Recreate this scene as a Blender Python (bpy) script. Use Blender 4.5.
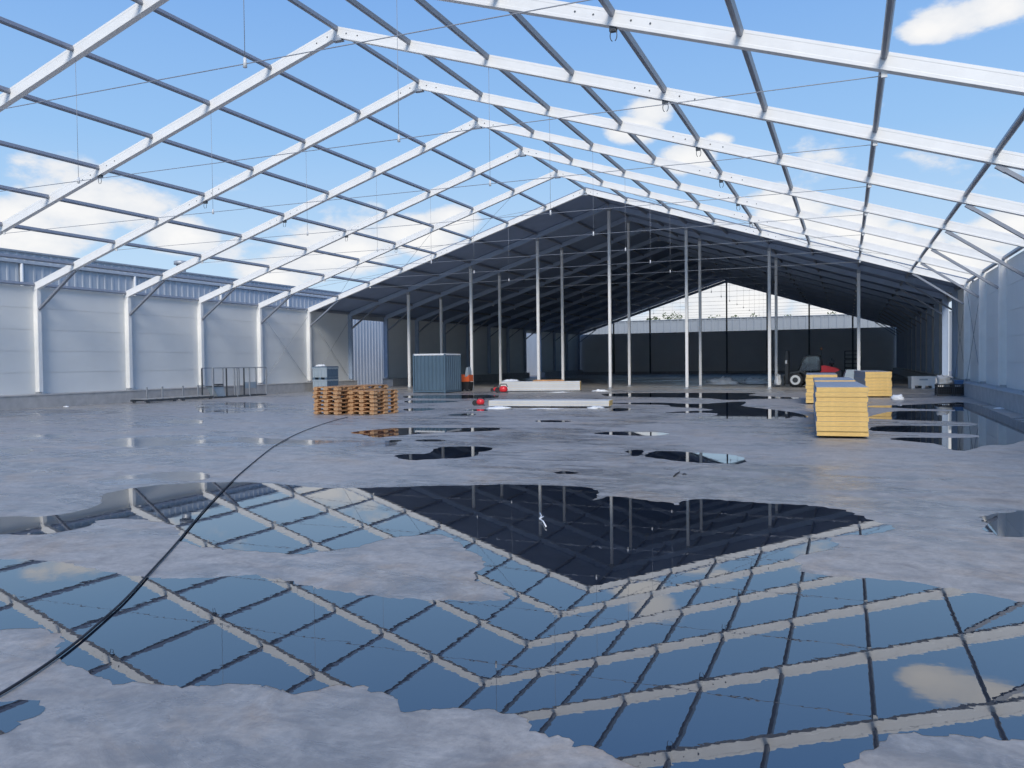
import bpy, bmesh, math, random
from mathutils import Vector, Matrix, noise as mnoise
from mathutils.geometry import tessellate_polygon

random.seed(7)
scn = bpy.context.scene
COL = scn.collection
for o in list(bpy.data.objects):
    bpy.data.objects.remove(o)

# ------------------------------------------------------------------ camera
F_PX, YAW, PITCH, ROLL = 818.39, 0.3890, 0.0265, -0.0117
CAM = Vector((14.065, -45.954, 1.767))
fw = Vector((-math.sin(YAW) * math.cos(PITCH), math.cos(YAW) * math.cos(PITCH), -math.sin(PITCH)))
rt = Vector((math.cos(YAW), math.sin(YAW), 0))
up = rt.cross(fw)
R2 = rt * math.cos(ROLL) + up * math.sin(ROLL)
U2 = -rt * math.sin(ROLL) + up * math.cos(ROLL)
cd = bpy.data.cameras.new('camera')
cd.sensor_width = 36.0
cd.lens = F_PX / 1024 * 36
cd.clip_end = 2000
cam = bpy.data.objects.new('camera', cd)
COL.objects.link(cam)
m = Matrix((R2, U2, -fw)).transposed().to_4x4()
m.translation = CAM
cam.matrix_world = m
scn.camera = cam


def ray(u, v):
    return (fw * F_PX + R2 * (u - 512) + U2 * (384 - v)).normalized()


def at(u, v, z=0.0):
    d = ray(u, v)
    return CAM + d * ((z - CAM.z) / d.z)


def at_x(u, v, x):
    d = ray(u, v)
    return CAM + d * ((x - CAM.x) / d.x)


def at_y(u, v, y):
    d = ray(u, v)
    return CAM + d * ((y - CAM.y) / d.y)


# ------------------------------------------------------------------ view
scn.view_settings.view_transform = 'Standard'
scn.view_settings.look = 'None'
scn.view_settings.gamma = 1
scn.view_settings.exposure = 0.0
scn.view_settings.use_curve_mapping = False

# ------------------------------------------------------------------ sky
world = bpy.data.worlds.new('sky')
scn.world = world
world.use_nodes = True
nt = world.node_tree
nt.nodes.clear()


def N(tree, kind, **kw):
    n = tree.nodes.new(kind)
    for k, v in kw.items():
        if k == 'ins':
            for a, b in v.items():
                n.inputs[a].default_value = b
        else:
            setattr(n, k, v)
    return n


def math_node(tree, op, a, b=None, clamp=False):
    n = tree.nodes.new('ShaderNodeMath')
    n.operation = op
    n.use_clamp = clamp
    for i, x in enumerate((a, b)):
        if x is None:
            continue
        if isinstance(x, (int, float)):
            n.inputs[i].default_value = x
        else:
            tree.links.new(x, n.inputs[i])
    return n.outputs[0]


def ramp(tree, fac, stops, interp='LINEAR'):
    n = tree.nodes.new('ShaderNodeValToRGB')
    n.color_ramp.interpolation = interp
    els = n.color_ramp.elements
    while len(els) < len(stops):
        els.new(0.5)
    for e, (p, c) in zip(els, stops):
        e.position = p
        e.color = (c[0], c[1], c[2], 1) if not isinstance(c, (int, float)) else (c, c, c, 1)
    tree.links.new(fac, n.inputs[0])
    return n.outputs[0]


def maprange(tree, val, a, b, c, d, smooth=False):
    n = tree.nodes.new('ShaderNodeMapRange')
    n.interpolation_type = 'SMOOTHSTEP' if smooth else 'LINEAR'
    tree.links.new(val, n.inputs[0])
    for i, x in enumerate((a, b, c, d)):
        n.inputs[i + 1].default_value = x
    return n.outputs[0]


def mixcol(tree, fac, a, b, mode='MIX'):
    n = tree.nodes.new('ShaderNodeMix')
    n.data_type = 'RGBA'
    n.blend_type = mode
    for idx, x in ((0, fac), (6, a), (7, b)):
        if isinstance(x, (int, float)):
            n.inputs[idx].default_value = x
        elif isinstance(x, tuple):
            n.inputs[idx].default_value = (x[0], x[1], x[2], 1)
        else:
            tree.links.new(x, n.inputs[idx])
    return n.outputs[2]


tc = N(nt, 'ShaderNodeTexCoord')
dirv = tc.outputs['Generated']
sep = N(nt, 'ShaderNodeSeparateXYZ')
nt.links.new(dirv, sep.inputs[0])
elev = math_node(nt, 'MAXIMUM', sep.outputs[2], 0.0)
blue = ramp(nt, elev, [(0.0, (0.70, 0.83, 0.94)), (0.10, (0.53, 0.73, 0.94)), (0.25, (0.32, 0.56, 0.90)),
                       (0.45, (0.18, 0.39, 0.82)), (0.7, (0.10, 0.26, 0.68)), (1.0, (0.07, 0.19, 0.56))])
# clouds: generic low cumulus everywhere, plus heaps in the directions where they stand
clouds = [(75, 205, .075), (120, 205, .06), (15, 225, .06), (20, 250, .05), (350, 250, .07), (420, 235, .055), (450, 222, .04),
          (310, 262, .06), (650, 110, .036), (635, 128, .034), (690, 158, .035), (720, 140, .02), (960, 22, .045), (990, 12, .04), (930, 30, .028),
          (790, 215, .05), (850, 230, .055), (900, 245, .055), (960, 265, .06), (770, 200, .03), (740, 315, .09), (690, 315, .07), (830, 320, .08),
          (180, 235, .045), (270, 280, .05), (1010, 230, .05)]
acc = None
for (u, v, r) in clouds:
    d = ray(u, v)
    sub = N(nt, 'ShaderNodeVectorMath', operation='SUBTRACT')
    nt.links.new(dirv, sub.inputs[0])
    sub.inputs[1].default_value = d
    mul = N(nt, 'ShaderNodeVectorMath', operation='MULTIPLY')
    nt.links.new(sub.outputs[0], mul.inputs[0])
    mul.inputs[1].default_value = (1, 1, 1.9)
    ln = N(nt, 'ShaderNodeVectorMath', operation='LENGTH')
    nt.links.new(mul.outputs[0], ln.inputs[0])
    w = maprange(nt, ln.outputs['Value'], 0.0, r * 1.9, 1.0, 0.0, True)
    acc = w if acc is None else math_node(nt, 'MAXIMUM', acc, w)
mp = N(nt, 'ShaderNodeMapping')
mp.inputs['Scale'].default_value = (1, 1, 1.9)
nt.links.new(dirv, mp.inputs[0])
cn = N(nt, 'ShaderNodeTexNoise', ins={'Scale': 13.0, 'Detail': 7.0, 'Roughness': 0.58})
nt.links.new(mp.outputs[0], cn.inputs['Vector'])
big = N(nt, 'ShaderNodeTexNoise', ins={'Scale': 3.2, 'Detail': 2.0})
nt.links.new(mp.outputs[0], big.inputs['Vector'])
low = maprange(nt, elev, 0.02, 0.34, 0.30, -0.12)
gen = math_node(nt, 'ADD', math_node(nt, 'MULTIPLY', math_node(nt, 'SUBTRACT', big.outputs[0], 0.5), 1.1), low)
bias = math_node(nt, 'MAXIMUM', gen, math_node(nt, 'MULTIPLY', acc, 0.62))
dens = math_node(nt, 'ADD', math_node(nt, 'SUBTRACT', cn.outputs[0], 0.5), bias)
cmask = maprange(nt, dens, 0.26, 0.46, 0.0, 0.95, True)
cshade = maprange(nt, dens, 0.3, 0.75, 0.0, 1.0, True)
ccol = mixcol(nt, cshade, (0.80, 0.83, 0.88), (1.0, 0.985, 0.965))
skyc = mixcol(nt, cmask, blue, ccol)
bg = N(nt, 'ShaderNodeBackground', ins={'Strength': 1.0})
nt.links.new(skyc, bg.inputs[0])
wo = N(nt, 'ShaderNodeOutputWorld')
nt.links.new(bg.outputs[0], wo.inputs[0])

# ------------------------------------------------------------------ sun behind thin haze, from behind and a little right
sd = bpy.data.lights.new('sun', 'SUN')
sd.energy = 2.75
sd.angle = math.radians(24)
sd.color = (1.0, 0.95, 0.87)
sun = bpy.data.objects.new('sun', sd)
COL.objects.link(sun)
sun.rotation_euler = Vector((-0.28, 0.85, -0.68)).to_track_quat('-Z', 'Y').to_euler()
sun.location = (0, -40, 40)

# ------------------------------------------------------------------ materials
MATS = {}


def mat(name, col, rough=0.5, metal=0.0, var=0.08, scale=6.0, spec=0.5, bump=0.0, **kw):
    if name in MATS:
        return MATS[name]
    mt = bpy.data.materials.new(name)
    mt.use_nodes = True
    t = mt.node_tree
    b = t.nodes['Principled BSDF']
    b.inputs['Roughness'].default_value = rough
    b.inputs['Metallic'].default_value = metal
    b.inputs['Specular IOR Level'].default_value = spec
    co = N(t, 'ShaderNodeTexCoord')
    nz = N(t, 'ShaderNodeTexNoise', ins={'Scale': scale, 'Detail': 4.0})
    t.links.new(co.outputs['Object'], nz.inputs['Vector'])
    lo = tuple(c * (1 - var) for c in col)
    hi = tuple(min(1, c * (1 + var)) for c in col)
    c = mixcol(t, maprange(t, nz.outputs[0], 0.3, 0.7, 0, 1), lo, hi)
    t.links.new(c, b.inputs['Base Color'])
    if bump:
        bp = N(t, 'ShaderNodeBump', ins={'Strength': bump, 'Distance': 0.02})
        t.links.new(nz.outputs[0], bp.inputs['Height'])
        t.links.new(bp.outputs[0], b.inputs['Normal'])
    for k, v in kw.items():
        b.inputs[k].default_value = v
    MATS[name] = mt
    return mt


M_ALU = mat('white_aluminium', (0.88, 0.865, 0.825), 0.38, var=0.03, scale=3)
M_PURLIN = mat('grey_aluminium', (0.27, 0.29, 0.33), 0.4, 0.2, var=0.06)
M_GALV = mat('galvanised_steel', (0.42, 0.44, 0.46), 0.45, 0.4)
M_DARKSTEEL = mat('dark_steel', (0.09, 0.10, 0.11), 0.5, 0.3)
M_CABLE = mat('steel_cable', (0.33, 0.35, 0.38), 0.5, 0.2)
M_PANEL = mat('white_wall_panel', (0.75, 0.755, 0.73), 0.5, var=0.03, scale=0.7)
M_ALUGREY = mat('blue_grey_aluminium', (0.36, 0.44, 0.56), 0.45, var=0.05, scale=3)  # darker, bluer tone for columns and rafters of the roofed frames
M_MEMBR = mat('dark_roof_membrane', (0.27, 0.345, 0.49), 0.7, var=0.08, scale=0.8)
M_PLINTH = mat('concrete_plinth', (0.46, 0.445, 0.43), 0.8, var=0.12, scale=3, bump=0.2)
M_CLAD = mat('blue_grey_cladding', (0.50, 0.53, 0.56), 0.5, 0.1, var=0.05, scale=0.5)
M_CLADPALE = mat('pale_cladding', (0.34, 0.365, 0.385), 0.5, 0.1, var=0.04, scale=0.5)
M_WHITE = mat('white_plastic', (0.82, 0.82, 0.80), 0.4, var=0.04)
M_CREAM = mat('cream_render', (0.74, 0.69, 0.60), 0.8, var=0.06, scale=1.0)
M_WOOD = mat('pallet_wood', (0.50, 0.27, 0.125), 0.75, var=0.22, scale=5, bump=0.2)
M_WOODPALE = mat('pallet_wood_pale', (0.58, 0.34, 0.17), 0.75, var=0.18, scale=5, bump=0.2)
M_YELLOW = mat('yellow_foam', (0.84, 0.56, 0.20), 0.85, var=0.07, scale=9, bump=0.3)
M_SHEET = mat('grey_panel_face', (0.36, 0.40, 0.46), 0.35, 0.1, var=0.04, scale=1.5)
M_SHEETW = mat('white_panel_face', (0.70, 0.70, 0.68), 0.4, var=0.05, scale=1.5)
M_CONT = mat('container_blue', (0.105, 0.165, 0.215), 0.45, 0.1, var=0.06, scale=1.2)
M_BOXGREY = mat('box_grey', (0.36, 0.43, 0.48), 0.5, var=0.05)
M_BOXBLUE = mat('box_blue', (0.10, 0.16, 0.23), 0.5, var=0.06)
M_BLUE = mat('bright_blue', (0.06, 0.16, 0.34), 0.5)
M_RED = mat('red_paint', (0.80, 0.035, 0.045), 0.35, var=0.04)
M_ORANGE = mat('orange_paint', (0.80, 0.15, 0.05), 0.4, var=0.04)
M_BLACK = mat('black_rubber', (0.02, 0.021, 0.024), 0.6, var=0.1)
M_CHARCOAL = mat('charcoal_paint', (0.05, 0.055, 0.06), 0.45, var=0.08)
M_FILM = mat('white_film', (0.88, 0.89, 0.88), 0.3, var=0.04, scale=12, bump=0.5)
M_LEAF = mat('leaf_green', (0.10, 0.14, 0.05), 0.7, var=0.35, scale=2)
M_BARK = mat('bark', (0.10, 0.07, 0.05), 0.9, var=0.2)
M_ROOF = mat('grey_roof', (0.30, 0.31, 0.33), 0.7)
M_AMBER = mat('amber_beacon', (0.30, 0.13, 0.06), 0.3)
M_ASPHALT = mat('yard_asphalt', (0.24, 0.24, 0.24), 0.85, var=0.12, scale=2)

M_GLASS = bpy.data.materials.new('cab_glass')
M_GLASS.use_nodes = True
_b = M_GLASS.node_tree.nodes['Principled BSDF']
_b.inputs['Base Color'].default_value = (0.55, 0.65, 0.70, 1)
_b.inputs['Transmission Weight'].default_value = 0.9
_b.inputs['Roughness'].default_value = 0.03


def floor_material():
    mt = bpy.data.materials.new('damp_concrete')
    mt.use_nodes = True
    t = mt.node_tree
    b = t.nodes['Principled BSDF']
    co = N(t, 'ShaderNodeTexCoord')
    P = co.outputs['Object']

    def nz(scale, detail, vec=None, rough=0.55, dist=0.0):
        n = N(t, 'ShaderNodeTexNoise', ins={'Scale': scale, 'Detail': detail, 'Roughness': rough, 'Distortion': dist})
        t.links.new(vec or P, n.inputs['Vector'])
        return n.outputs[0]
    mpn = N(t, 'ShaderNodeMapping')
    mpn.inputs['Scale'].default_value = (0.35, 1.3, 1)
    mpn.inputs['Rotation'].default_value = (0, 0, 0.3)
    t.links.new(P, mpn.inputs[0])
    streak = nz(1.3, 8, mpn.outputs[0], 0.66, 0.8)
    blotch = nz(0.22, 4, None, 0.5, 0.4)
    fine = nz(16, 8, None, 0.75)
    mottle = nz(3.2, 8, None, 0.68, 0.5)
    tanm = nz(0.8, 6, None, 0.65, 0.8)
    damp = math_node(t, 'ADD', math_node(t, 'MULTIPLY', streak, 0.6), math_node(t, 'MULTIPLY', blotch, 0.4))
    dfac = maprange(t, damp, 0.42, 0.57, 0, 1, True)
    c = mixcol(t, dfac, (0.215, 0.212, 0.208), (0.40, 0.372, 0.335))
    c = mixcol(t, math_node(t, 'MULTIPLY', maprange(t, tanm, 0.50, 0.66, 0, 1, True), 0.6), c, (0.44, 0.335, 0.235))
    c = mixcol(t, maprange(t, mottle, 0.46, 0.64, 0.0, 0.55), c, (0.55, 0.515, 0.465))
    c = mixcol(t, maprange(t, mottle, 0.46, 0.32, 0.0, 0.55), c, (0.18, 0.172, 0.165))
    c = mixcol(t, maprange(t, fine, 0.60, 0.36, 0.0, 0.5), c, (0.20, 0.19, 0.18))
    t.links.new(c, b.inputs['Base Color'])
    rg = maprange(t, dfac, 0, 1, 0.24, 0.55)
    t.links.new(rg, b.inputs['Roughness'])
    bp = N(t, 'ShaderNodeBump', ins={'Strength': 0.35, 'Distance': 0.01})
    h = math_node(t, 'ADD', fine, math_node(t, 'MULTIPLY', mottle, 2.0))
    t.links.new(h, bp.inputs['Height'])
    t.links.new(bp.outputs[0], b.inputs['Normal'])
    return mt


def water_material(name, base, ior, rough, ripple, spread=0.0):
    mt = bpy.data.materials.new(name)
    mt.use_nodes = True
    t = mt.node_tree
    b = t.nodes['Principled BSDF']
    co = N(t, 'ShaderNodeTexCoord')
    n = N(t, 'ShaderNodeTexNoise', ins={'Scale': 0.6, 'Detail': 4.0})
    t.links.new(co.outputs['Object'], n.inputs['Vector'])
    c = mixcol(t, maprange(t, n.outputs[0], 0.35, 0.65, 0, 1), tuple(x * 0.8 for x in base), tuple(x * 1.2 for x in base))
    t.links.new(c, b.inputs['Base Color'])
    b.inputs['IOR'].default_value = ior
    b.inputs['Roughness'].default_value = rough
    if spread:
        r = maprange(t, n.outputs[0], 0.40, 0.62, rough, rough + spread, True)
        t.links.new(r, b.inputs['Roughness'])
    n2 = N(t, 'ShaderNodeTexNoise', ins={'Scale': 9.0, 'Detail': 2.0})
    t.links.new(co.outputs['Object'], n2.inputs['Vector'])
    bp = N(t, 'ShaderNodeBump', ins={'Strength': ripple, 'Distance': 0.002})
    t.links.new(n2.outputs[0], bp.inputs['Height'])
    t.links.new(bp.outputs[0], b.inputs['Normal'])
    return mt


M_FLOOR = floor_material()
M_WATER = water_material('standing_water', (0.010, 0.016, 0.028), 2.55, 0.0, 0.06)
M_FILMWATER = water_material('thin_water_film', (0.22, 0.225, 0.23), 1.8, 0.03, 0.12, 0.25)


# ------------------------------------------------------------------ mesh helpers
class MB:
    def __init__(self):
        self.v, self.f, self.s = [], [], []

    def add(self, vs, fs, smooth=False):
        o = len(self.v)
        self.v += [tuple(x) for x in vs]
        self.f += [tuple(i + o for i in f) for f in fs]
        self.s += [smooth] * len(fs)
        return self

    def box(self, c, size, rot=None):
        hx, hy, hz = size[0] / 2, size[1] / 2, size[2] / 2
        vs = [Vector((sx * hx, sy * hy, sz * hz)) for sz in (-1, 1) for sy in (-1, 1) for sx in (-1, 1)]
        if rot is not None:
            vs = [rot @ v for v in vs]
        c = Vector(c)
        return self.add([v + c for v in vs], [(0, 2, 3, 1), (4, 5, 7, 6), (0, 1, 5, 4), (2, 6, 7, 3), (0, 4, 6, 2), (1, 3, 7, 5)])

    def b(self, x0, x1, y0, y1, z0, z1):
        return self.box(((x0 + x1) / 2, (y0 + y1) / 2, (z0 + z1) / 2), (abs(x1 - x0), abs(y1 - y0), abs(z1 - z0)))

    def loft(self, rings, cap=True, smooth=True):
        n = len(rings[0])
        vs = [p for r in rings for p in r]
        fs = []
        for k in range(len(rings) - 1):
            for i in range(n):
                a, b_ = k * n + i, k * n + (i + 1) % n
                fs.append((a, b_, b_ + n, a + n))
        self.add(vs, fs, smooth)
        if cap:
            o = len(self.v) - len(vs)
            self.f += [tuple(o + i for i in reversed(range(n))), tuple(o + len(vs) - n + i for i in range(n))]
            self.s += [False, False]
        return self

    def tube(self, pts, r, n=8, smooth=True):
        pts = [Vector(p) for p in pts]
        rs = r if isinstance(r, (list, tuple)) else [r] * len(pts)
        rings = []
        prev = None
        for i, p in enumerate(pts):
            d = (pts[min(i + 1, len(pts) - 1)] - pts[max(i - 1, 0)]).normalized()
            if prev is None:
                a = d.orthogonal().normalized()
            else:
                a = (prev - d * prev.dot(d)).normalized()
            prev = a
            c = d.cross(a)
            rings.append([p + (a * math.cos(2 * math.pi * k / n) + c * math.sin(2 * math.pi * k / n)) * rs[i] for k in range(n)])
        return self.loft(rings, True, smooth)

    def bar(self, p0, p1, w, h, upv=(0, 0, 1)):
        """rectangular bar from p0 to p1, w across, h in the up direction"""
        p0, p1 = Vector(p0), Vector(p1)
        d = (p1 - p0).normalized()
        s = d.cross(Vector(upv)).normalized()
        u = s.cross(d)
        r = [s * (-w / 2) + u * (-h / 2), s * (w / 2) + u * (-h / 2), s * (w / 2) + u * (h / 2), s * (-w / 2) + u * (h / 2)]
        return self.loft([[p0 + x for x in r], [p1 + x for x in r]], True, False)

    def prism(self, poly, axis, a, b_, smooth=False):
        """extrude 2D polygon along axis 0/1/2 from a to b_"""
        def mk(q, t):
            if axis == 0:
                return Vector((t, q[0], q[1]))
            if axis == 1:
                return Vector((q[0], t, q[1]))
            return Vector((q[0], q[1], t))
        return self.loft([[mk(q, a) for q in poly], [mk(q, b_) for q in poly]], True, smooth)

    def mesh(self, name):
        me = bpy.data.meshes.new(name)
        me.from_pydata(self.v, [], self.f)
        me.polygons.foreach_set('use_smooth', self.s)
        bm = bmesh.new()
        bm.from_mesh(me)
        bmesh.ops.recalc_face_normals(bm, faces=bm.faces)
        bm.to_mesh(me)
        bm.free()
        me.update()
        return me

    def build(self, name, material, parent=None):
        me = self.mesh(name)
        me.materials.append(material)
        return link(name, me, parent)


def link(name, me, parent=None, loc=None, rotz=None):
    o = bpy.data.objects.new(name, me)
    COL.objects.link(o)
    if parent is not None:
        o.parent = parent
    if loc is not None:
        o.location = loc
    if rotz is not None:
        o.rotation_euler = (0, 0, rotz)
    return o


def tag(o, label, cat, group=None):
    o['label'] = label
    o['category'] = cat
    if group:
        o['group'] = group
    return o


def thing(name, label, cat, loc=(0, 0, 0), rotz=0.0, group=None):
    o = link(name, None, None, loc, rotz)
    o.empty_display_size = 0.3
    return tag(o, label, cat, group)


def struct(o):
    o['kind'] = 'structure'
    return o


ORD = ['', 'first', 'second', 'third', 'fourth', 'fifth', 'sixth', 'seventh', 'eighth', 'ninth', 'tenth', 'eleventh', 'twelfth', 'thirteenth',
       'fourteenth', 'fifteenth']

# ------------------------------------------------------------------ dimensions of the hall (frame 7 stands at y = 0)
HW, ZE, ZR, ZB = 19.56, 5.40, 11.67, 0.59
GROW = 1.09
SL = (ZR - ZE) / HW
NF0, NF1 = -3, 19
SP = HW / 8


def fy(n):
    return 5.0 * (n - 7)


def zr_at(x):
    return ZR - SL * abs(x)


# ------------------------------------------------------------------ floor and yard
o = MB().add([(-19.05, -70, 0), (19.05, -70, 0), (19.05, 60, 0), (-19.05, 60, 0)], [(0, 1, 2, 3)]).build('floor', M_FLOOR)
struct(o)
o = MB().add([(-400, -300, -0.06), (400, -300, -0.06), (400, 500, -0.06), (-400, 500, -0.06)], [(0, 1, 2, 3)]).build('ground', M_ASPHALT)
struct(o)

# ------------------------------------------------------------------ side walls
OPEN = {'left': {8, 15}, 'right': {8}}
RH = (ZE - ZB) / 5
pm = MB().b(-0.05, 0.05, 0.006, 4.994, 0.006, RH - 0.006)
# tongue behind the joint so that no light slips through
pm.b(-0.035, 0.035, 0, 5.0, -0.01, RH)
panel_me = pm.mesh('wall_panel')
panel_me.materials.append(M_PANEL)
lm = MB().b(-0.06, 0.06, 0, 5.0, 0, 0.32)
lintel_me = lm.mesh('lintel')
lintel_me.materials.append(M_GALV)
eave_me = MB().b(-0.06, 0.06, 0.0, 5.0, -0.09, 0.09).mesh('eave_beam')
eave_me.materials.append(M_PURLIN)
for side, s in (('left', -1), ('right', 1)):
    w = struct(link('wall_' + side, None))
    for n in range(NF0, NF1):
        if n in OPEN[side]:
            link('lintel', lintel_me, w, (s * (HW + 0.16), fy(n), ZE - 0.32))
            continue
        for k in range(5):
            link('wall_panel', panel_me, w, (s * (HW + 0.16), fy(n), ZB + k * RH))
        pl = MB().b(s * 19.0, s * 19.9, fy(n), fy(n) + 5, -0.06, ZB - 0.012)
        pl.b(s * 18.98, s * 19.92, fy(n), fy(n) + 5, ZB - 0.05, ZB)
        pl.build('plinth', M_PLINTH, w)
wb = struct(link('wall_back', None))
for k in range(8):
    x0 = -HW + k * 2 * SP
    MB().b(x0 + 0.006, x0 + 2 * SP - 0.006, 60.32, 60.42, 0.35, ZE).build('wall_panel', M_PANEL, wb)
MB().b(-HW, HW, 60.22, 60.6, -0.06, 0.35).build('plinth', M_PLINTH, wb)

# ------------------------------------------------------------------ portal frames
def profile(w, h, slot=0.004):
    """box section with a shallow slot on both broad faces: list of (a along h, b along w)"""
    a, b_ = h / 2, w / 2
    q = a * 0.62
    return [(-a, -b_), (-q, -b_), (-q + .01, -b_ + slot), (q - .01, -b_ + slot), (q, -b_), (a, -b_), (a, b_), (q, b_), (q - .01, b_ - slot),
            (-q + .01, b_ - slot), (-q, b_), (-a, b_)]


RH_, RW_ = 0.31, 0.18
ANG = math.atan(SL)


def frame_meshes():
    d = {}
    for s, nm in ((-1, 'L'), (1, 'R')):
        cx = s * HW
        mb = MB()
        mb.prism([(cx + s * 0.0 + p[0], p[1]) for p in profile(0.18, 0.34, 0.03)], 2, ZB + 0.10, ZE + 0.12)
        d['column' + nm] = (mb.mesh('column'), M_ALU)
        d['column' + nm][0].materials.append(M_ALU)
        bp = MB().b(cx - 0.24, cx + 0.24, -0.09, 0.09, ZB, ZB + 0.03)
        bp.b(cx - 0.10, cx + 0.10, -0.075, 0.075, ZB + 0.02, ZB + 0.10)
        for bx in (-0.2, 0.2):
            for by in (-0.05, 0.05):
                bp.tube([(cx + bx, by, ZB + 0.02), (cx + bx, by, ZB + 0.07)], 0.018, 6)
        d['base' + nm] = (bp.mesh('base_plate'), M_GALV)
        # rafter
        e = Vector((s * (HW + 0.05), 0, zr_at(HW + 0.05)))
        t = Vector((0, 0, ZR))
        dr = (t - e).normalized()
        nn = Vector((-dr.z * 1, 0, dr.x)) if dr.x > 0 else Vector((dr.z, 0, -dr.x))
        pr = profile(RW_, RH_)
        r0 = [e + nn * p[0] + Vector((0, p[1], 0)) for p in pr]
        r1 = [t + nn * p[0] + Vector((0, p[1], 0)) for p in pr]
        # plumb cut at the ridge
        r1 = [Vector((0 + s * 0.002, q.y, q.z + SL * (q.x) * s)) for q in r1]
        mb = MB().loft([r0, r1], True, False)
        d['rafter' + nm] = (mb.mesh('rafter'), M_ALU)
        # bolts at splice and ridge
        mb = MB()
        for dist in (0.35, 0.75):
            for k in (-1,):
                c = t - dr * dist
                mb.tube([c + Vector((0, -RW_ / 2 - .004, 0)), c + Vector((0, RW_ / 2 + .004, 0))], 0.022, 8)
        for dist in (-0.8, -0.4, 0.4, 0.8):
            c = Vector((s * 4 * SP, 0, zr_at(4 * SP))) + dr * dist
            mb.tube([c + Vector((0, -RW_ / 2 - .004, 0)), c + Vector((0, RW_ / 2 + .004, 0))], 0.02, 8)
        d['bolts' + nm] = (mb.mesh('bolt_row'), M_DARKSTEEL)
        # splice hook with hanging loop
        c = Vector((s * 4 * SP, 0, zr_at(4 * SP) - 0.2))
        mb = MB()
        mb.box(c, (0.14, 0.10, 0.10))
        lp = [c + Vector((0.02 + 0.07 * math.sin(a), -0.05, -0.14 + 0.12 * math.cos(a))) for a in [i * math.pi / 8 for i in range(-7, 8)]]
        mb.tube(lp, 0.010, 5)
        d['hook' + nm] = (mb.mesh('splice_hook'), M_DARKSTEEL)
        # knee brace
        top = Vector((s * 7 * SP, 0, zr_at(7 * SP) - 0.19))
        bot = Vector((s * (HW - 0.17), 0, ZE - 1.02))
        mb = MB().bar(top + (bot - top).normalized() * 0.22, bot, 0.09, 0.13, (0, 1, 0))
        d['brace' + nm] = (mb.mesh('knee_brace'), M_PURLIN)
        mb = MB()
        mb.bar(top, top + (bot - top).normalized() * 0.26, 0.11, 0.10, (0, 1, 0))
        d['cleat' + nm] = (mb.mesh('brace_cleat'), M_PURLIN)
    mb = MB()
    mb.prism([(-0.16, ZR - 0.26), (0.16, ZR - 0.26), (0.07, ZR - 0.10), (-0.07, ZR - 0.10)], 1, -0.09, 0.09)
    mb.b(-0.012, 0.012, -0.092, 0.092, ZR - 0.22, ZR + 0.17)
    d['ridge'] = (mb.mesh('ridge_plate'), M_GALV)
    # purlin
    mb = MB()
    mb.prism([(-.055, -.05), (-.03, -.075), (.03, -.075), (.055, -.05), (.055, .06), (-.055, .06)], 1, 0.09, 4.906)
    d['purlin'] = (mb.mesh('purlin'), M_PURLIN)
    # tie cable with hangers
    xc = 6 * SP
    zc = 6.73
    mb = MB()
    pts = [Vector((-xc, 0, zc + 0.03))]
    nseg = 24
    for i in range(nseg + 1):
        x = -xc + 0.1 + (2 * xc - 0.2) * i / nseg
        sag = 0.0
        pts.append(Vector((x, 0, zc - sag)))
    pts.append(Vector((xc, 0, zc + 0.03)))
    mb.tube(pts, 0.009, 5)
    d['cable'] = (mb.mesh('tie_cable'), M_CABLE)
    for s, nm in ((-1, 'L'), (1, 'R')):
        mb = MB().b(s * xc - 0.05, s * xc + 0.05, -0.02, 0.02, zc - 0.03, zr_at(xc) - 0.12)
        d['anchor' + nm] = (mb.mesh('cable_anchor'), M_ALU)
        x = s * 2 * SP
        mb = MB().tube([(x, 0, zr_at(x) - 0.15), (x, 0, zc - 0.02)], 0.006, 5)
        d['hanger' + nm] = (mb.mesh('hanger'), M_CABLE)
        mb = MB().tube([(x, 0, zc + 0.10), (x, 0, zc - 0.06)], [0.025, 0.035], 6)
        d['clamp' + nm] = (mb.mesh('cable_clamp'), M_WHITE)
    for k, (me, mt) in d.items():
        if not me.materials:
            me.materials.append(mt)
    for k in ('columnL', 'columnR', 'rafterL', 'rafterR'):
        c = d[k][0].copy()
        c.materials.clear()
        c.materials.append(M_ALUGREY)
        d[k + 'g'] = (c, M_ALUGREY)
    return d


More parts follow.
